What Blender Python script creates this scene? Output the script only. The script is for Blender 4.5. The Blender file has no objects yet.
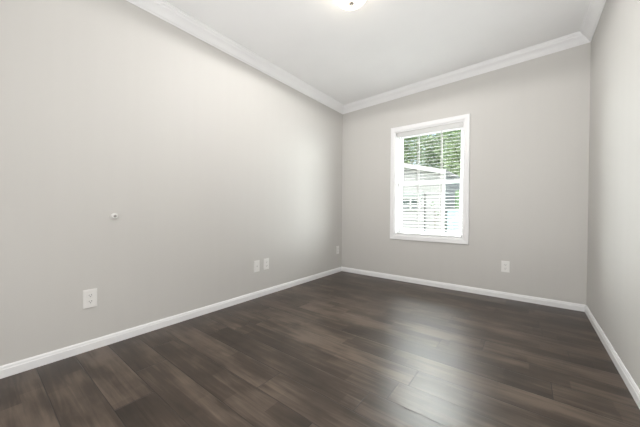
import bpy, bmesh, math, random
from mathutils import Vector, Matrix
C = bpy.context.scene.collection
S = bpy.context.scene
PI = math.pi

# ------------------------------------------------------------ camera
XL, XR, YB, YF = -2.2213, 0.4287, 3.4254, -1.0      # left, right, back, front wall planes
FLOORZ, CEIL0, SLOPE = 0.0, 2.44, 0.0337            # the ceiling rises gently to the right
YAW, PITCH, ROLL, FPX, CAMZ = 0.656, -0.0103, 0.0067, 270.69, 0.9036
F = Vector((-math.sin(YAW)*math.cos(PITCH), math.cos(YAW)*math.cos(PITCH), math.sin(PITCH)))
R0 = Vector((math.cos(YAW), math.sin(YAW), 0)); U0 = R0.cross(F)
R = R0*math.cos(ROLL) + U0*math.sin(ROLL); U = U0*math.cos(ROLL) - R0*math.sin(ROLL)
cam = bpy.data.cameras.new('camera'); camo = bpy.data.objects.new('camera', cam); C.objects.link(camo)
cam.sensor_fit = 'HORIZONTAL'; cam.sensor_width = 36; cam.lens = FPX/640*36
cam.clip_start = 0.02; cam.clip_end = 200
m = Matrix((R, U, -F)).transposed().to_4x4(); m.translation = (0, 0, CAMZ)
camo.matrix_world = m
S.camera = camo

# ------------------------------------------------------------ sky, sun, area light, exposure
w = bpy.data.worlds.new('sky'); S.world = w; w.use_nodes = True
nt = w.node_tree; bg = nt.nodes['Background']
sky = nt.nodes.new('ShaderNodeTexSky'); sky.sky_type = 'NISHITA'; sky.sun_disc = False
sky.sun_elevation = math.radians(48); sky.sun_rotation = math.radians(200); sky.air_density = 1.2; sky.dust_density = 3.0
hsv = nt.nodes.new('ShaderNodeHueSaturation'); hsv.inputs['Saturation'].default_value = 0.55
nt.links.new(sky.outputs[0], hsv.inputs['Color']); nt.links.new(hsv.outputs[0], bg.inputs['Color'])
bg.inputs['Strength'].default_value = 0.3

sun = bpy.data.lights.new('sun', 'SUN'); sun.energy = 1.6; sun.angle = math.radians(2.0); sun.color = (1, .97, .92)
suno = bpy.data.objects.new('sun', sun); C.objects.link(suno)
suno.rotation_euler = (math.radians(42), 0, math.radians(28))

def area(name, loc, target, sx, sy, power, color):
    l = bpy.data.lights.new(name, 'AREA'); l.shape = 'RECTANGLE'; l.size = sx; l.size_y = sy; l.energy = power; l.color = color
    o = bpy.data.objects.new(name, l); C.objects.link(o); o.location = loc
    o.rotation_euler = (Vector(target) - Vector(loc)).to_track_quat('-Z', 'Y').to_euler(); return o
def spread(o, deg): o.data.spread = math.radians(deg)
area('soft_fill', (-0.35, -0.85, 0.95), (-0.9, 3.4, 0.9), 1.4, 1.3, 33, (1, .99, .975))  # added room fill behind the camera, no fixture of the room
spread(area('ceiling_fill', (-0.5, -0.45, 0.5), (-0.6, 1.6, 2.5), 1.2, 0.7, 15, (1, 1, 1)), 110)  # added fill lamp aimed up to brighten the ceiling
spread(area('outdoor_fill_above', (-1.45, 6.0, 3.72), (-1.1, 3.5, 1.3), 3.2, 2.0, 640, (1, .99, .98)), 110)  # added softbox standing in for sky, lifts the window reflection on the floor
spread(area('outdoor_fill_right', (2.2, 5.6, 1.6), (-1.0, 3.45, 1.3), 2.4, 1.9, 200, (.99, .99, 1)), 120)  # added outdoor lamp, brightens the left wall through the window
spread(area('outdoor_fill_left', (-3.8, 5.8, 1.6), (-1.0, 3.45, 1.3), 2.0, 1.9, 150, (.99, .99, 1)), 120)  # its added counterpart on the other side, brightens the right wall

vs = S.view_settings; vs.view_transform = 'Standard'; vs.look = 'None'; vs.exposure = 0.06; vs.gamma = 1.0; vs.use_curve_mapping = False

# ------------------------------------------------------------ materials
def mat(name, col, rough=.5, metal=0, emit=None, es=0, spec=.5):
    mt = bpy.data.materials.new(name); mt.use_nodes = True
    b = mt.node_tree.nodes['Principled BSDF']
    b.inputs['Base Color'].default_value = (*col, 1); b.inputs['Roughness'].default_value = rough
    b.inputs['Metallic'].default_value = metal; b.inputs['Specular IOR Level'].default_value = spec
    if emit: b.inputs['Emission Color'].default_value = (*emit, 1); b.inputs['Emission Strength'].default_value = es
    return mt
class G:                                            # tiny node helper
    def __init__(s, mt): s.t = mt.node_tree; s.b = s.t.nodes['Principled BSDF']
    def n(s, typ, **k):
        nd = s.t.nodes.new(typ)
        for a, v in k.items(): setattr(nd, a, v)
        return nd
    def l(s, a, b): s.t.links.new(a, b)
    def math(s, op, a, b=None, c=None):
        nd = s.n('ShaderNodeMath', operation=op)
        for i, v in enumerate((a, b, c)):
            if v is None: continue
            if isinstance(v, (int, float)): nd.inputs[i].default_value = v
            else: s.l(v, nd.inputs[i])
        return nd.outputs[0]
    def ramp(s, f, stops):
        r = s.n('ShaderNodeValToRGB'); e = r.color_ramp.elements
        e[0].position, e[0].color = stops[0][0], (*stops[0][1], 1)
        e[1].position, e[1].color = stops[-1][0], (*stops[-1][1], 1)
        for p, c in stops[1:-1]: x = e.new(p); x.color = (*c, 1)
        s.l(f, r.inputs[0]); return r.outputs[0]

def noisy(name, c1, c2, scale=(5, 5, 5), rough=.5, bump=0, bscale=200, spec=.5):
    mt = mat(name, c1, rough, spec=spec); g = G(mt)
    tc = g.n('ShaderNodeTexCoord'); mp = g.n('ShaderNodeMapping'); mp.inputs['Scale'].default_value = scale
    g.l(tc.outputs['Object'], mp.inputs[0]); nz = g.n('ShaderNodeTexNoise'); nz.inputs['Scale'].default_value = 1; nz.inputs['Detail'].default_value = 4
    g.l(mp.outputs[0], nz.inputs['Vector']); g.l(g.ramp(nz.outputs[0], [(.3, c1), (.7, c2)]), g.b.inputs['Base Color'])
    if bump:
        n2 = g.n('ShaderNodeTexNoise'); n2.inputs['Scale'].default_value = bscale; g.l(tc.outputs['Object'], n2.inputs['Vector'])
        bp = g.n('ShaderNodeBump'); bp.inputs['Strength'].default_value = bump; bp.inputs['Distance'].default_value = .002
        g.l(n2.outputs[0], bp.inputs['Height']); g.l(bp.outputs[0], g.b.inputs['Normal'])
    return mt

M = {}
M['wall'] = noisy('greige_wall', (.590, .577, .553), (.597, .584, .560), (14, 14, .6), .55, .06, 260, .35)
M['ceiling'] = noisy('ceiling_white', (.84, .84, .84), (.86, .86, .86), (3, 3, 3), .8, .1, 120, .2)
M['trim'] = noisy('white_trim', (.82, .82, .83), (.85, .85, .85), (3, 3, 3), .38)
M['vinyl'] = noisy('white_vinyl', (.86, .86, .87), (.88, .88, .88), (3, 3, 3), .35)
M['slat'] = noisy('white_slat', (.62, .62, .61), (.65, .65, .64), (2, 2, 2), .42)
M['plate'] = noisy('switch_plate_white', (.80, .79, .77), (.82, .81, .79), (20, 20, 20), .3)
M['slot'] = mat('dark_slot', (.03, .03, .03), .5)
M['steel'] = mat('screw_metal', (.6, .59, .57), .35, 1)
M['nickel'] = mat('brushed_nickel', (.50, .47, .44), .35, .8)
M['rubber'] = mat('grey_rubber', (.32, .31, .29), .6)
M['dome'] = mat('frosted_lit_glass', (.95, .93, .9), .3, emit=(1, .88, .70), es=7.0)

# dark wood floor: planks run parallel to the back wall
def floor_mat():
    mt = mat('dark_wood_planks', (.08, .06, .05), .32); g = G(mt)
    g.b.inputs['Specular IOR Level'].default_value = .42
    tc = g.n('ShaderNodeTexCoord'); sp = g.n('ShaderNodeSeparateXYZ'); g.l(tc.outputs['Object'], sp.inputs[0])
    W, L = .165, 1.22
    ry = g.math('DIVIDE', g.math('SUBTRACT', sp.outputs[1], 1.22), W); row = g.math('FLOOR', ry); fy = g.math('FRACT', ry)
    wn = g.n('ShaderNodeTexWhiteNoise', noise_dimensions='1D'); g.l(row, wn.inputs['W'])
    rx = g.math('ADD', g.math('DIVIDE', g.math('ADD', sp.outputs[0], .436), L), g.math('MULTIPLY', wn.outputs[0], 7.0))
    # the plank joint the photo shows at x = -0.436 lies in row 0
    bi = g.math('FLOOR', rx); fx = g.math('FRACT', rx)
    cv = g.n('ShaderNodeCombineXYZ'); g.l(row, cv.inputs[0]); g.l(bi, cv.inputs[1])
    w2 = g.n('ShaderNodeTexWhiteNoise', noise_dimensions='2D'); g.l(cv.outputs[0], w2.inputs['Vector'])
    # strip tone inside a board (2 narrow strips of uneven length)
    ry2 = g.math('MULTIPLY', ry, 2.0); wn3 = g.n('ShaderNodeTexWhiteNoise', noise_dimensions='1D'); g.l(g.math('ADD', g.math('FLOOR', ry2), .37), wn3.inputs['W'])
    sx2 = g.math('FLOOR', g.math('ADD', g.math('DIVIDE', sp.outputs[0], .43), g.math('MULTIPLY', wn3.outputs[0], 9.0)))
    cv2 = g.n('ShaderNodeCombineXYZ'); g.l(g.math('FLOOR', ry2), cv2.inputs[0]); g.l(sx2, cv2.inputs[1])
    w3 = g.n('ShaderNodeTexWhiteNoise', noise_dimensions='2D'); g.l(cv2.outputs[0], w3.inputs['Vector'])
    # grain
    off = g.math('MULTIPLY', w2.outputs[0], 37.0)
    gv = g.n('ShaderNodeCombineXYZ'); g.l(g.math('ADD', g.math('MULTIPLY', sp.outputs[0], 2.2), off), gv.inputs[0])
    g.l(g.math('MULTIPLY', sp.outputs[1], 38.0), gv.inputs[1]); g.l(off, gv.inputs[2])
    n1 = g.n('ShaderNodeTexNoise'); n1.inputs['Scale'].default_value = 1; n1.inputs['Detail'].default_value = 7; n1.inputs['Roughness'].default_value = .62
    n1.inputs['Distortion'].default_value = .6; g.l(gv.outputs[0], n1.inputs['Vector'])
    pv = g.n('ShaderNodeCombineXYZ'); g.l(g.math('ADD', g.math('MULTIPLY', sp.outputs[0], 3.0), off), pv.inputs[0]); g.l(g.math('MULTIPLY', sp.outputs[1], 7.0), pv.inputs[1]); g.l(off, pv.inputs[2])
    n2 = g.n('ShaderNodeTexNoise'); n2.inputs['Scale'].default_value = 1; n2.inputs['Detail'].default_value = 3; g.l(pv.outputs[0], n2.inputs['Vector'])
    v = g.math('ADD', g.math('ADD', g.math('ADD', g.math('MULTIPLY', w3.outputs[0], .13), g.math('MULTIPLY', w2.outputs[0], .17)), g.math('MULTIPLY', n1.outputs[0], .60)), g.math('MULTIPLY', n2.outputs[0], .70))
    col = g.ramp(v, [(.55, (.022, .0145, .0100)), (.78, (.052, .0360, .0260)), (1.0, (.125, .092, .070))])
    # seams
    ey = g.math('MULTIPLY', g.math('SUBTRACT', .5, g.math('ABSOLUTE', g.math('SUBTRACT', fy, .5))), W)
    ex = g.math('MULTIPLY', g.math('SUBTRACT', .5, g.math('ABSOLUTE', g.math('SUBTRACT', fx, .5))), L)
    e = g.math('MINIMUM', ex, ey)
    seam = g.n('ShaderNodeMapRange'); g.l(e, seam.inputs[0]); seam.inputs[1].default_value = .0005; seam.inputs[2].default_value = .0028
    mx = g.n('ShaderNodeMix', data_type='RGBA'); g.l(seam.outputs[0], mx.inputs[0]); mx.inputs[6].default_value = (.025, .019, .016, 1); g.l(col, mx.inputs[7])
    g.l(mx.outputs[2], g.b.inputs['Base Color'])
    h = g.math('ADD', g.math('MULTIPLY', seam.outputs[0], .7), g.math('MULTIPLY', n1.outputs[0], .35))
    bp = g.n('ShaderNodeBump'); bp.inputs['Strength'].default_value = .35; bp.inputs['Distance'].default_value = .0022
    g.l(h, bp.inputs['Height']); g.l(bp.outputs[0], g.b.inputs['Normal'])
    g.l(g.math('ADD', .29, g.math('MULTIPLY', n1.outputs[0], .10)), g.b.inputs['Roughness'])
    return mt
M['floor'] = floor_mat()

def glass_mat():
    mt = bpy.data.materials.new('window_glass'); mt.use_nodes = True; t = mt.node_tree; t.nodes.clear()
    o = t.nodes.new('ShaderNodeOutputMaterial'); a = t.nodes.new('ShaderNodeBsdfTransparent'); b = t.nodes.new('ShaderNodeBsdfGlossy')
    b.inputs['Roughness'].default_value = .02; a.inputs['Color'].default_value = (.93, .96, .95, 1)
    mx = t.nodes.new('ShaderNodeMixShader'); mx.inputs[0].default_value = .06
    t.links.new(a.outputs[0], mx.inputs[1]); t.links.new(b.outputs[0], mx.inputs[2]); t.links.new(mx.outputs[0], o.inputs[0]); return mt
M['glass'] = glass_mat()

def siding_mat():
    mt = mat('white_lap_siding', (.80, .80, .79), .55); g = G(mt)
    tc = g.n('ShaderNodeTexCoord'); sp = g.n('ShaderNodeSeparateXYZ'); g.l(tc.outputs['Object'], sp.inputs[0])
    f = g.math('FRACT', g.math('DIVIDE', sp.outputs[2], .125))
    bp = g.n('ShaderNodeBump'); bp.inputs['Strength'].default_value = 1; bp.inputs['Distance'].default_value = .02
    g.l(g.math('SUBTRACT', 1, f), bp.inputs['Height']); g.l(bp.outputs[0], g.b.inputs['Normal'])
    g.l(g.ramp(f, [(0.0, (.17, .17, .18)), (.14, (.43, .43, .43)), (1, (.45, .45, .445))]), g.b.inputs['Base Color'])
    return mt
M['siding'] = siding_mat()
M['housetrim'] = mat('house_white_trim', (.62, .62, .61), .5)
M['roof'] = noisy('grey_shingles', (.45, .43, .42), (.6, .58, .56), (8, 8, 20), .85)
M['darkpane'] = mat('dark_window_pane', (.07, .10, .10), .12)
M['louver'] = noisy('grey_green_louver', (.42, .47, .46), (.50, .54, .53), (3, 3, 60), .6)
M['pipe'] = mat('dark_pipe', (.10, .10, .10), .5)
M['grass'] = noisy('lawn_grass', (.04, .07, .02), (.08, .11, .04), (6, 6, 6), .9)
M['leafA'] = noisy('leaf_green', (.34, .48, .22), (.58, .70, .42), (1.5, 1.5, 1.5), .55)
M['leafB'] = noisy('leaf_dark_green', (.24, .36, .17), (.46, .58, .34), (1.5, 1.5, 1.5), .55)
M['hedge'] = noisy('hedge_green', (.16, .26, .15), (.28, .38, .24), (3, 3, 3), .7)
M['bark'] = noisy('bark', (.10, .075, .055), (.2, .16, .12), (6, 6, 2), .9)
M['fence'] = noisy('blue_grey_fence', (.46, .62, .70), (.54, .69, .76), (18, 1, 1), .5)

# ------------------------------------------------------------ helpers
def obj(name, bm, mt, parent=None, smooth=False, loc=None):
    me = bpy.data.meshes.new(name); bmesh.ops.recalc_face_normals(bm, faces=bm.faces[:]); bm.to_mesh(me); bm.free()
    if smooth:
        for p in me.polygons: p.use_smooth = True
        me.set_sharp_from_angle(angle=math.radians(40))
    me.materials.append(M[mt]); o = bpy.data.objects.new(name, me); C.objects.link(o)
    if parent: o.parent = parent
    if loc: o.location = loc
    return o
def box(bm, x0, x1, y0, y1, z0, z1, bev=0):
    r = bmesh.ops.create_cube(bm, size=1)['verts']
    for v in r: v.co = Vector((x0+(v.co.x+.5)*(x1-x0), y0+(v.co.y+.5)*(y1-y0), z0+(v.co.z+.5)*(z1-z0)))
    if bev:
        es = list({e for v in r for e in v.link_edges}); bmesh.ops.bevel(bm, geom=es, offset=bev, segments=2, affect='EDGES', profile=.6)
    return r
def nb(): return bmesh.new()
def cyl(bm, a, b, r0, r1=None, n=12):
    a, b = Vector(a), Vector(b); r1 = r0 if r1 is None else r1; d = b-a
    q = d.to_track_quat('Z', 'Y').to_matrix().to_4x4(); q.translation = (a+b)/2
    bmesh.ops.create_cone(bm, cap_ends=True, segments=n, radius1=r0, radius2=r1, depth=d.length, matrix=q)
def lathe(bm, prof, n=40, mtx=Matrix()):
    rings = []
    for r, z in prof:
        if r < 1e-6: rings.append([bm.verts.new(mtx @ Vector((0, 0, z)))])
        else: rings.append([bm.verts.new(mtx @ Vector((r*math.cos(2*PI*i/n), r*math.sin(2*PI*i/n), z))) for i in range(n)])
    for a, b in zip(rings[:-1], rings[1:]):
        for i in range(n):
            j = (i+1) % n
            if len(a) == 1: bm.faces.new((a[0], b[i], b[j]))
            elif len(b) == 1: bm.faces.new((a[i], a[j], b[0]))
            else: bm.faces.new((a[i], a[j], b[j], b[i]))
def extrude(bm, pts, fn):                           # closed 2D outline -> prism; fn(p, 0|1) gives the 3D point
    A = [bm.verts.new(fn(p, 0)) for p in pts]; B = [bm.verts.new(fn(p, 1)) for p in pts]; n = len(pts)
    bm.faces.new(A); bm.faces.new(B[::-1])
    for i in range(n): j = (i+1) % n; bm.faces.new((A[i], A[j], B[j], B[i]))
def struct(o): o['kind'] = 'structure'; return o
def empty(name, loc, label=None, cat=None, group=None):
    o = bpy.data.objects.new(name, None); C.objects.link(o); o.location = loc; o.empty_display_size = .05
    if label: tag(o, label, cat, group)
    return o
def tag(o, label, cat, group=None):
    o['label'] = label; o['category'] = cat
    if group: o['group'] = group
    return o
def cz(x): return CEIL0 + SLOPE*(x-XL)
T = .16                                             # wall thickness

# ------------------------------------------------------------ room shell
bm = nb(); box(bm, XL-T, XR+T, YF-T, YB+T, -.1, 0); struct(obj('floor', bm, 'floor'))
bm = nb(); extrude(bm, [(XL-T, cz(XL-T)), (XR+T, cz(XR+T)), (XR+T, cz(XR+T)+.1), (XL-T, cz(XL-T)+.1)], lambda p, k: Vector((p[0], (YF-T, YB+T)[k], p[1]))); struct(obj('ceiling', bm, 'ceiling'))
bm = nb(); box(bm, XL-T, XL, YF, YB, 0, cz(XL-T)); struct(obj('wall_left', bm, 'wall'))
bm = nb(); box(bm, XR, XR+T, YF, YB, 0, cz(XR)); struct(obj('wall_right', bm, 'wall'))
bm = nb(); extrude(bm, [(XL-T, 0), (XR+T, 0), (XR+T, cz(XR+T)), (XL-T, cz(XL-T))], lambda p, k: Vector((p[0], (YF-T, YF)[k], p[1]))); struct(obj('wall_front', bm, 'wall'))
WX0, WX1, WZ0, WZ1 = -1.397, -.583, .592, 1.942      # clear window opening
bm = nb()
def wp(x0, x1, z0, z1a, z1b): extrude(bm, [(x0, z0), (x1, z0), (x1, z1b), (x0, z1a)], lambda p, k: Vector((p[0], (YB, YB+T)[k], p[1])))
wp(XL-T, WX0, 0, cz(XL-T), cz(WX0)); wp(WX1, XR+T, 0, cz(WX1), cz(XR+T)); wp(WX0, WX1, 0, WZ0, WZ0); wp(WX0, WX1, WZ1, cz(WX0), cz(WX1))
bmesh.ops.remove_doubles(bm, verts=bm.verts[:], dist=1e-5)
struct(obj('wall_back', bm, 'wall'))

crown = [(0, -.0916), (.006, -.0916), (.009, -.084), (.016, -.080), (.020, -.073), (.027, -.062), (.037, -.050), (.049, -.040), (.059, -.034), (.063, -.026), (.070, -.021), (.073, -.010), (.0797, -.008), (.0797, 0), (0, 0)]
base = [(0, 0), (.013, 0), (.013, .043), (.010, .048), (.009, .056), (.004, .0636), (0, .0636)]
def run(name, prof, side, isc):
    def fn(p, k):
        d, z = p
        if side == 'left': x, y = XL+d, (YF+d, YB-d)[k]
        elif side == 'right': x, y = XR-d, (YF+d, YB-d)[k]
        elif side == 'back': x, y = (XL+d, XR-d)[k], YB-d
        else: x, y = (XL+d, XR-d)[k], YF+d
        return Vector((x, y, z + (cz(x) if isc else 0)))
    b = nb(); extrude(b, prof, fn); return struct(obj(name, b, 'trim'))
for i, s in enumerate(('left', 'back', 'right', 'front')):
    run('trim_%d' % (i+1), crown, s, True); run('baseboard_' + s, base, s, False)

# ------------------------------------------------------------ window
win = bpy.data.objects.new('window_1', None); C.objects.link(win); struct(win); win.location = (0, 0, 0)
cas = [(0, 0), (.0, .010), (.010, .016), (.040, .020), (.052, .020), (.056, .016), (.056, 0)]   # across, out of the wall
def casing(side):
    b = nb()
    def fn(p, k):
        a, d = p; y = YB-d
        if side == 'l': return Vector((WX0-a, y, (WZ0-a, WZ1+a)[k]))
        if side == 'r': return Vector((WX1+a, y, (WZ0-a, WZ1+a)[k]))
        if side == 't': return Vector(((WX0-a, WX1+a)[k], y, WZ1+a))
        return Vector(((WX0-a, WX1+a)[k], y, WZ0-a))
    extrude(b, cas, fn); return b
for s in 'lrtb': obj('window_casing', casing(s), 'trim', win)
# jamb lining of the opening
bm = nb(); t = .012
box(bm, WX0, WX0+t, YB, YB+T, WZ0, WZ1); box(bm, WX1-t, WX1, YB, YB+T, WZ0, WZ1); box(bm, WX0+t, WX1-t, YB, YB+T, WZ1-t, WZ1); box(bm, WX0+t, WX1-t, YB, YB+T, WZ0, WZ0+t)
obj('jamb', bm, 'trim', win)
def ring(bm, x0, x1, z0, z1, y0, y1, wl, wt, wb=None, bev=.003):
    wb = wt if wb is None else wb
    box(bm, x0, x0+wl, y0, y1, z0, z1, bev); box(bm, x1-wl, x1, y0, y1, z0, z1, bev); box(bm, x0+wl, x1-wl, y0, y1, z1-wt, z1, bev); box(bm, x0+wl, x1-wl, y0, y1, z0, z0+wb, bev)
fx0, fx1, fz0, fz1 = WX0+t, WX1-t, WZ0+t, WZ1-t
bm = nb(); ring(bm, fx0, fx1, fz0, fz1, YB+.085, YB+.155, .018, .018); obj('window_frame', bm, 'vinyl', win)
MID = 1.262
a0, a1 = fx0+.018, fx1-.018
bm = nb(); ring(bm, a0, a1, fz0+.018, MID+.018, YB+.090, YB+.118, .030, .036, .030); sash = obj('lower_sash', bm, 'vinyl', win)
bm = nb(); box(bm, a0+.028, a1-.028, YB+.103, YB+.106, fz0+.046, MID-.016); obj('window_pane', bm, 'glass', sash)
bm = nb(); box(bm, -1.02, -.96, YB+.076, YB+.0905, MID+.004, MID+.016, .002); obj('sash_lock', bm, 'vinyl', sash)
bm = nb(); ring(bm, a0, a1, MID-.018, fz1-.018, YB+.122, YB+.150, .028, .030, .036); sash2 = obj('upper_sash', bm, 'vinyl', win)
bm = nb(); box(bm, a0+.026, a1-.026, YB+.134, YB+.137, MID+.016, fz1-.046); obj('window_pane', bm, 'glass', sash2)

# ------------------------------------------------------------ blind
by = YB+.040
blind = empty('window_blind', (-.99, by, WZ1-t), 'white horizontal slat blind with open slats hanging inside the window', 'blind')
def rel(o): o.location = -blind.location; return o
bx0, bx1 = WX0+t+.006, WX1-t-.006
bm = nb(); box(bm, bx0, bx1, by-.030, by-.018, WZ1-t-.062, WZ1-t-.001, .003); rel(obj('valance', bm, 'slat', blind))
bm = nb(); box(bm, bx0+.004, bx1-.004, by-.017, by+.030, WZ1-t-.046, WZ1-t-.002, .002); rel(obj('head_rail', bm, 'slat', blind))
bm = nb(); z = WZ1-t-.078; pitch = .0405; zb = WZ0+t+.020; n = 0
while z > zb+.02:
    seg = 5; prev = None                             # gently crowned slat
    ysv = [by-.017+.034*i/seg for i in range(seg+1)]
    hz = [z+.0012*math.sin(PI*i/seg) + .003*(i/seg-.5) for i in range(seg+1)]
    top = [(y, h+.0008) for y, h in zip(ysv, hz)]; bot = [(y, h-.0008) for y, h in zip(ysv, hz)][::-1]
    extrude(bm, top+bot, lambda p, k: Vector(((bx0+.003, bx1-.003)[k], p[0], p[1])))
    z -= pitch; n += 1
rel(obj('slats', bm, 'slat', blind))
bm = nb(); box(bm, bx0+.003, bx1-.003, by-.024, by+.024, WZ0+t+.002, WZ0+t+.018, .003); rel(obj('bottom_rail', bm, 'slat', blind))
for x in (-1.105, -.832):
    bm = nb()
    for yy in (by-.0265, by+.0265): box(bm, x-.004, x+.004, yy-.0006, yy+.0006, WZ0+t+.016, WZ1-t-.05)
    rel(obj('ladder_tape', bm, 'slat', blind))
bm = nb(); cyl(bm, (-1.345, by-.034, WZ1-t-.06), (-1.345, by-.034, 1.27), .003); lathe(bm, [(0, 0), (.005, -.006), (.007, -.03), (0, -.034)], 12, Matrix.Translation((-1.345, by-.034, 1.27)))
rel(obj('lift_cord', bm, 'slat', blind, True))

# ------------------------------------------------------------ ceiling lamp
lx, ly = -1.014, 1.662; lz = cz(lx)
lamp = empty('ceiling_lamp', (lx, ly, lz), 'round flush ceiling lamp with a lit frosted glass dome and small finial', 'lamp')
lamp.rotation_euler = (0, -math.atan(SLOPE), 0)
bm = nb(); lathe(bm, [(0, -.0005), (.112, -.0005), (.116, -.004), (.114, -.018), (.100, -.022), (0, -.022)], 48); obj('ceiling_pan', bm, 'nickel', lamp, True)
bm = nb(); lathe(bm, [(.104, -.018), (.116, -.020), (.121, -.028), (.120, -.044), (.112, -.064), (.094, -.084), (.066, -.098), (.034, -.106), (0, -.108)], 48); obj('glass_dome', bm, 'dome', lamp, True)
sl = bpy.data.lights.new('lamp_glow', 'SPOT'); sl.energy = 37; sl.color = (1, .98, .96); sl.spot_size = math.radians(180); sl.spot_blend = .12; sl.shadow_soft_size = .01
so = bpy.data.objects.new('lamp_glow', sl); C.objects.link(so); so.location = (lx, ly, lz-.15)
bm = nb(); lathe(bm, [(0, -.104), (.019, -.104), (.020, -.111), (.012, -.116), (.007, -.120), (.008, -.128), (.005, -.134), (0, -.136)], 20); obj('finial', bm, 'nickel', lamp, True)

# ------------------------------------------------------------ wall plates and outlets
def wall_mat(side, a, z):                            # local x along wall, y out of wall, z up
    if side == 'left': mx = Matrix(((0, 1, 0, XL), (-1, 0, 0, a), (0, 0, 1, z), (0, 0, 0, 1)))
    else: mx = Matrix(((-1, 0, 0, a), (0, -1, 0, YB), (0, 0, 1, z), (0, 0, 0, 1)))
    return mx
def plate_mesh(w_=.072, h_=.117):
    b = nb(); box(b, -w_/2, w_/2, 0, .0065, -h_/2, h_/2)
    es = [e for e in b.edges if all(v.co.y > .005 for v in e.verts)]
    bmesh.ops.bevel(b, geom=es, offset=.004, segments=2, affect='EDGES'); return b
def screw(parent, z):
    b = nb(); cyl(b, (0, .006, z), (0, .0078, z), .0032, n=12); return obj('screw', b, 'plate', parent, True)
def receptacle(parent, z):
    b = nb(); pts = []
    for i in range(24):
        a = 2*PI*i/24; pts.append((max(-.0165, min(.0165, .0195*math.cos(a))), z+.0145*math.sin(a)*1.0))
    extrude(b, pts, lambda p, k: Vector((p[0], (.004, .0085)[k], p[1]))); r = obj('receptacle', b, 'plate', parent)
    b = nb(); box(b, -.0075, -.0052, .0083, .0088, z-.001, z+.008); box(b, .0052, .0075, .0083, .0088, z-.001, z+.006); cyl(b, (0, .0083, z-.0075), (0, .0088, z-.0075), .0026, n=12)
    obj('socket_slots', b, 'slot', r)
def outlet(side, a, z, label, group=None):
    o = empty('wall_outlet', (0, 0, 0), label, 'outlet', group); o.matrix_world = wall_mat(side, a, z)
    obj('cover_plate', plate_mesh(), 'plate', o); receptacle(o, .0195); receptacle(o, -.0195); screw(o, 0); return o
outlet('left', .474, .332, 'white duplex outlet low on the left wall, nearest the camera, below the round door bumper')
outlet('left', 1.946, .330, 'white duplex outlet on the left wall, just right of the blank white wall plate')
outlet('left', 3.315, .328, 'white duplex outlet on the left wall beside the far corner of the room')
outlet('back', -.184, .333, 'white duplex outlet low on the back wall, to the right below the window')
p = empty('wall_plate', (0, 0, 0), 'white wall plate with a small centre jack, left of the nearby paired outlet', 'wall plate'); p.matrix_world = wall_mat('left', 1.818, .326)
obj('cover_plate', plate_mesh(), 'plate', p); screw(p, .041); screw(p, -.041)
b = nb(); cyl(b, (0, .006, 0), (0, .0085, 0), .0065, n=6); cyl(b, (0, .0085, 0), (0, .013, 0), .0042, n=16); obj('jack', b, 'steel', p)

# door bumper
d = empty('door_bumper', (0, 0, 0), 'small round white door bumper halfway up the left wall', 'door bumper')
d.matrix_world = wall_mat('left', .602, .857)
rot = Matrix.Rotation(-PI/2, 4, 'X')
bm = nb(); lathe(bm, [(0, 0), (.020, 0), (.021, .004), (.018, .012), (.016, .021), (.013, .023), (.011, .019), (0, .017)], 28, rot); obj('bumper_cup', bm, 'plate', d, True)
bm = nb(); lathe(bm, [(0, .0165), (.0085, .0175), (.0085, .020), (.004, .0225), (0, .023)], 20, rot); obj('rubber_pad', bm, 'rubber', d, True)

# ------------------------------------------------------------ outside
GZ = -.55
bm = nb(); box(bm, -16, 10, YB+T+.02, 40, GZ-.1, GZ); struct(obj('lawn', bm, 'grass'))
house = empty('neighbour_house', (-4.2, 8, GZ), 'white sided house with sloping roof edge seen through the window', 'house')
def hrel(o): o.location = -house.location; return o
hx0, hx1, hy1 = -7.6, -1.83, 12.5; px = (hx0+hx1)/2
def rz(x): return 1.975 + .24*(min(x-hx0, hx1-x))
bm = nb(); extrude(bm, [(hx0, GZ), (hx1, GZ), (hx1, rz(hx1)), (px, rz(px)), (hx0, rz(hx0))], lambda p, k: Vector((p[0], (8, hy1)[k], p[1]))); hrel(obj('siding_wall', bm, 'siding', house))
bm = nb()
e0, e1 = hx0-.1, hx1+.06
extrude(bm, [(e0, rz(hx0)-.06), (px, rz(px)), (e1, rz(hx1)-.043), (e1, rz(hx1)+.05), (px, rz(px)+.1), (e0, rz(hx0)+.03)], lambda p, k: Vector((p[0], (7.80, hy1+.2)[k], p[1]+.005))); hrel(obj('roof', bm, 'roof', house))
bm = nb()
for sgn, ex in ((1, e1), (-1, e0)):
    ze_ = rz(hx1)-.043 if sgn > 0 else rz(hx0)-.06
    extrude(bm, [(px, rz(px)-.02), (ex, ze_-.03), (ex, ze_+.08), (px, rz(px)+.095)], lambda p, k: Vector((p[0], (7.77, 7.80)[k], p[1])))
hrel(obj('rake_board', bm, 'housetrim', house))
bm = nb(); box(bm, hx1-.13, hx1+.02, 7.965, 8.02, GZ, 1.93); hrel(obj('corner_board', bm, 'housetrim', house))
bm = nb(); ring(bm, -3.04, -2.49, .94, 1.30, 7.95, 8.01, .04, .04); wf = hrel(obj('window_surround', bm, 'housetrim', house))
def wrel(o): return o
bm = nb(); box(bm, -3.0, -2.53, 7.98, 8.005, .98, 1.26); wrel(obj('pane', bm, 'darkpane', wf))
bm = nb(); box(bm, -2.785, -2.745, 7.96, 7.982, .98, 1.26); box(bm, -3.0, -2.53, 7.96, 7.982, 1.055, 1.095); obj('muntin', bm, 'housetrim', wf)
bm = nb()
for k in range(5): box(bm, -3.06, -2.40, 7.93-.004*k, 7.99, 1.31+.028*k, 1.332+.028*k)
hrel(obj('louver_panel', bm, 'louver', house))
bm = nb(); cyl(bm, (-2.347, 7.965, .25), (-2.347, 7.965, 1.42), .016, n=10); hrel(obj('drain_pipe', bm, 'pipe', house, True))

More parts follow.
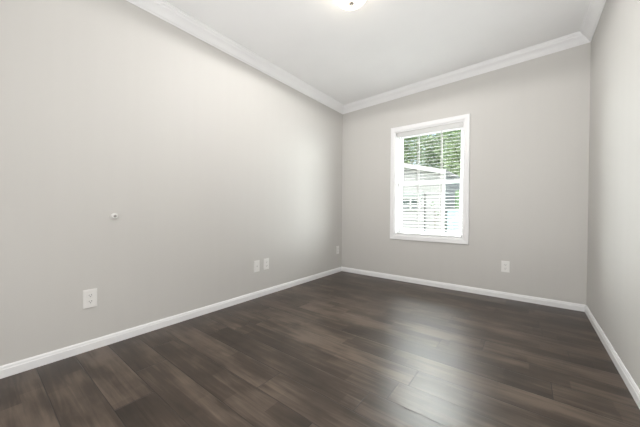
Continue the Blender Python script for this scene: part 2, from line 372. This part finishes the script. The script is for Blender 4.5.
rnd = random.Random(4)
def leaves(bm, c, rad, n, size):
    for _ in range(n):
        while True:
            v = Vector((rnd.uniform(-1, 1), rnd.uniform(-1, 1), rnd.uniform(-1, 1)))
            if .25 < v.length < 1: break
        p = Vector(c) + Vector((v.x*rad[0], v.y*rad[1], v.z*rad[2]))
        s = size*rnd.uniform(.6, 1.3); q = Matrix.Rotation(rnd.uniform(0, 2*PI), 3, 'Z') @ Matrix.Rotation(rnd.uniform(-1.2, 1.2), 3, 'X')
        vs_ = [bm.verts.new(p + q @ Vector(t_)) for t_ in ((-s*.5, 0, 0), (0, -s*.28, .02*s), (s*.55, 0, 0), (0, s*.28, .02*s))]
        bm.faces.new(vs_)
def tree(x, y, h, r, label, lm, n, size=.16, cat='tree', nm='leafy_tree'):
    o = empty(nm, (x, y, GZ), label, cat)
    bm = nb(); cyl(bm, (0, 0, 0), (.1, 0, h*.55), .16*r/2, .09*r/2, 10)
    for k in range(6):
        a = k*1.05; cyl(bm, (.08, 0, h*(.38+.03*k)), (.1+math.cos(a)*r*.6, math.sin(a)*r*.6, h*(.6+.04*k)), .05*r/2, .015, 7)
    obj('trunk', bm, 'bark', o, True)
    bm = nb()
    for k in range(9):
        a = k*2.4; rr = r*.55*math.sqrt(k/9)
        leaves(bm, (math.cos(a)*rr, math.sin(a)*rr, h*.66+h*.22*math.sin(k*1.7)), (r*.62, r*.62, h*.22), n//9, size)
    obj('foliage', bm, lm, o)
tree(-6.7, 16.6, 6.9, 1.85, 'broad light green tree above the left part of the neighbour house roof', 'leafA', 9000, .21)
tree(-5.2, 21.5, 8.2, 2.2, 'taller dark green tree standing farther back between the two nearer trees', 'leafB', 8000, .24)
tree(-2.85, 16.2, 6.7, 1.35, 'narrow looser tree at the right end of the neighbour house roof', 'leafA', 5200, .16)

# hedge and fence in the gap right of the house
bm = nb(); leaves(bm, (0, 0, 1.15), (1.5, .35, 1.15), 7000, .11); h_ = obj('clipped_hedge', bm, 'hedge'); h_.location = (-.22, 8.35, GZ)
bx = bmesh.new(); bx.from_mesh(h_.data); box(bx, -1.4, 1.4, -.2, .2, 0, 2.05, .08); bx.to_mesh(h_.data); bx.free()
tag(h_, 'dark green hedge standing behind the blue-grey fence', 'hedge')
fence = empty('yard_fence', (-.42, 7.6, GZ), 'pale blue-grey board fence with white top rail right of the neighbour house', 'fence')
bm = nb()
for k in range(17): box(bm, -1.25+.145*k, -1.25+.145*k+.138, -.01, .01, .08, 1.485, .002)
obj('board_panel', bm, 'fence', fence)
bm = nb(); box(bm, -1.27, 1.25, -.035, .035, 1.485, 1.525, .005); obj('top_rail', bm, 'housetrim', fence)
for x in (-1.18, 1.2):
    bm = nb(); box(bm, x-.045, x+.045, .012, .10, 0, 1.5, .005); obj('post', bm, 'fence', fence)

# young shrub by the house wall
sh = empty('young_tree', (-1.68, 6.5, GZ), 'thin young tree with few leaves in front of the neighbour house', 'tree')
bm = nb(); cyl(bm, (0, 0, 0), (-.01, 0, 1.5), .012, .006, 8); cyl(bm, (0, 0, 1.25), (.07, .02, 1.42), .005, .003, 6); cyl(bm, (0, 0, 1.35), (-.05, .02, 1.6), .005, .003, 6); obj('stem', bm, 'bark', sh, True)
bm = nb(); leaves(bm, (-.03, 0, 1.62), (.07, .06, .07), 16, .07); leaves(bm, (.04, 0, 1.42), (.08, .06, .07), 12, .06); obj('foliage', bm, 'hedge', sh)
